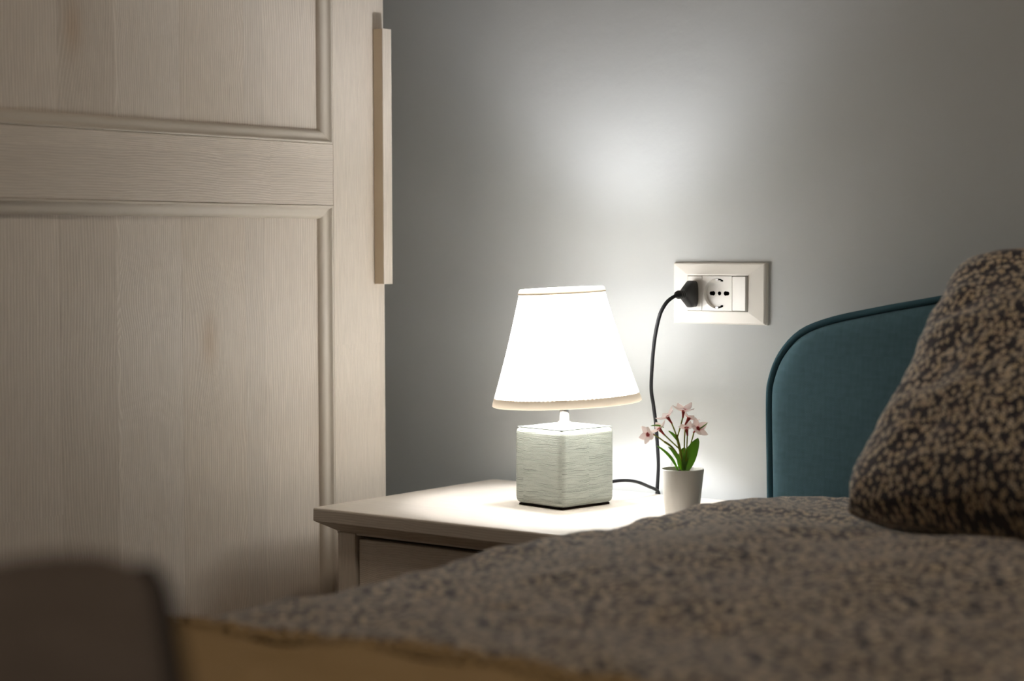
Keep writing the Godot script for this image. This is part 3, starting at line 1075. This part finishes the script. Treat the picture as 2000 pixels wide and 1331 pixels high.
func plant(M: Dictionary) -> void:
	var at := Vector3(0.265, 0.5, 0.180)
	var t := thing("potted_flower", "small white pot with pink and white artificial flowers beside the lamp", "potted plant", at)
	t.rotation.y = 0.656        # local x lies along the pot's widest spray of flowers
	var H := 0.0585
	var pot := new_st()
	lathe(pot, [Vector2(0, 0.0), Vector2(0.0195, 0.0), Vector2(0.0208, 0.0012), Vector2(0.0268, H - 0.001), Vector2(0.0265, H), Vector2(0.0250, H), Vector2(0.0246, H - 0.001), Vector2(0.0236, H - 0.009)], 56)
	put("pot", pot, M.pot, t)
	var soil := new_st()
	var ns := noise(41, 140.0, 2)
	grid(soil, 28, 5, func(i: int, j: int):
		var a := TAU * (i % 28) / 28.0
		var r := 0.0241 * j / 5.0
		return Vector3(cos(a) * r, H - 0.0055 + ns.get_noise_2d(cos(a) * r, sin(a) * r) * 0.0018, sin(a) * r)
	, func(i: int, j: int): return Vector2(i, j), false)
	put("soil", soil, M.soil, t)
	var S := 1.0 / 1572.0
	var p := func(dx: float, dy: float, dz: float) -> Vector3: return Vector3(dx * S, H - 0.004 + dy * S, dz * S)
	# stems: main stalk, forks, and one stalk for each flower
	var stalk := new_st()
	var A: Vector3 = p.call(-3, 36, 2)
	var Bq: Vector3 = p.call(-12, 72, 3)
	tube(stalk, curve([p.call(1, 0, 0), p.call(0, 18, 1), A, p.call(-7, 54, 2), Bq], 0.003), 0.0017, 7)
	tube(stalk, curve([p.call(1, 0, 0), p.call(-6, 26, 4), p.call(-20, 48, 9), p.call(-36, 60, 12)], 0.003), 0.0013, 7)
	put("stem", stalk, M.stem, t)
	# x, y, z of flower centre (pixel-sized units), facing, where the stalk leaves
	var flowers := [
		[Vector3(-67, 74, 16), Vector3(-0.75, 0.05, 0.65), p.call(-36, 60, 12), 15.0],
		[Vector3(-45, 84, 4), Vector3(-0.6, 0.7, 0.2), p.call(-3, 42, 2), 14.0],
		[Vector3(-29, 107, 0), Vector3(-0.55, 0.8, 0.1), Bq, 16.5],
		[Vector3(2, 120, 2), Vector3(0.05, 0.95, 0.25), p.call(-10, 66, 2), 17.5],
		[Vector3(14, 104, -8), Vector3(0.5, 0.85, -0.1), p.call(4, 30, 0), 15.5],
		[Vector3(7, 86, 12), Vector3(-0.15, 0.95, 0.3), p.call(7, 20, 2), 13.0],
		[Vector3(30, 84, 4), Vector3(0.45, 0.5, 0.7), p.call(10, 22, 0), 16.0],
	]
	for f in flowers:
		var q: Vector3 = f[0]
		var c: Vector3 = p.call(q.x, q.y, q.z)
		var dir: Vector3 = f[1].normalized()
		var bl := Node3D.new()
		bl.name = "blossom"
		t.add_child(bl, true)
		bl.position = c
		var from: Vector3 = f[2]
		var sk := new_st()
		tube(sk, curve([from - c, (from - c) * 0.45 - dir * 0.006, -dir * 0.009], 0.0025), 0.0009, 6)
		put("flower_stalk", sk, M.stem, bl)
		# calyx tube widening into the flower
		var cx := new_st()
		tube(cx, [-dir * 0.0105, -dir * 0.006, -dir * 0.002, dir * 0.0008], [0.0010, 0.0015, 0.0022, 0.0030], 8)
		put("calyx", cx, M.calyx, bl)
		var x := dir.cross(Vector3(0.2, 0.3, 0.93)).normalized()
		var z := x.cross(dir).normalized()
		var len: float = f[3] * S
		for k in 5:
			var a := TAU * k / 5.0 + q.x
			var outw := (x * cos(a) + z * sin(a)).normalized()
			var along := (outw * 0.93 + dir * (0.22 + 0.12 * sin(k * 2.3 + q.y))).normalized()
			var sd := along.cross(dir).normalized()
			var nn := sd.cross(along).normalized() * -1.0
			var pe := new_st()
			petal_shape(pe, Basis(sd, nn, along), Vector3.ZERO, len * 1.38, len * 1.0, -0.18)
			put("petal", pe, M.petal, bl)
	# leaves: base, tip, width, face direction, bow
	var g1 := Color(0.9, 0.95, 0.9)
	var g2 := Color(1.5, 1.35, 0.9)
	var lv := [
		[p.call(4, 2, 4), p.call(29, 67, 8), 27.0, Vector3(0.25, 0, 1), -0.004, g1],
		[p.call(-9, 2, 4), p.call(-51, 52, 16), 11.0, Vector3(0.5, 0.75, 0.6), 0.004, g1],
		[p.call(-2, 2, 5), p.call(-29, 50, 14), 12.0, Vector3(0.6, 0.55, 0.7), 0.004, g2],
		[p.call(0, 4, -4), p.call(6, 46, -14), 22.0, Vector3(-0.2, 0.3, 1), 0.003, g2],
		[p.call(-8, 58, 2), p.call(-28, 80, 6), 8.0, Vector3(0.5, 0.5, 0.8), 0.002, g1],
		[p.call(-36, 86, 6), p.call(-62, 90, 12), 5.5, Vector3(0.1, 0.9, 0.6), 0.002, g2],
		[p.call(30, 82, 4), p.call(49, 96, 8), 3.5, Vector3(-0.6, 0.6, 0.7), -0.001, g1],
		[p.call(4, 2, 2), p.call(1, 30, 6), 9.0, Vector3(0, 0, 1), 0.002, g2],
	]
	for l in lv:
		put("leaf", leaf_shape(l[0], l[1], l[2] * S, l[3], l[4], l[5]), M.leaf, t)

func ceiling_lamp(M: Dictionary, at: Vector3) -> void:
	var t := thing("ceiling_lamp", "round flush ceiling lamp glowing dimly above the bed", "ceiling lamp", at)
	var st := new_st()
	lathe(st, [Vector2(0, 0.08), Vector2(0.20, 0.08), Vector2(0.20, 0.01), Vector2(0.19, 0.0)], 48)
	put("fitting", st, M.plate, t)
	var df := new_st()
	lathe(df, [Vector2(0.19, 0.0), Vector2(0.15, -0.006), Vector2(0.0, -0.008)], 48)
	put("diffuser", df, M.glow, t)
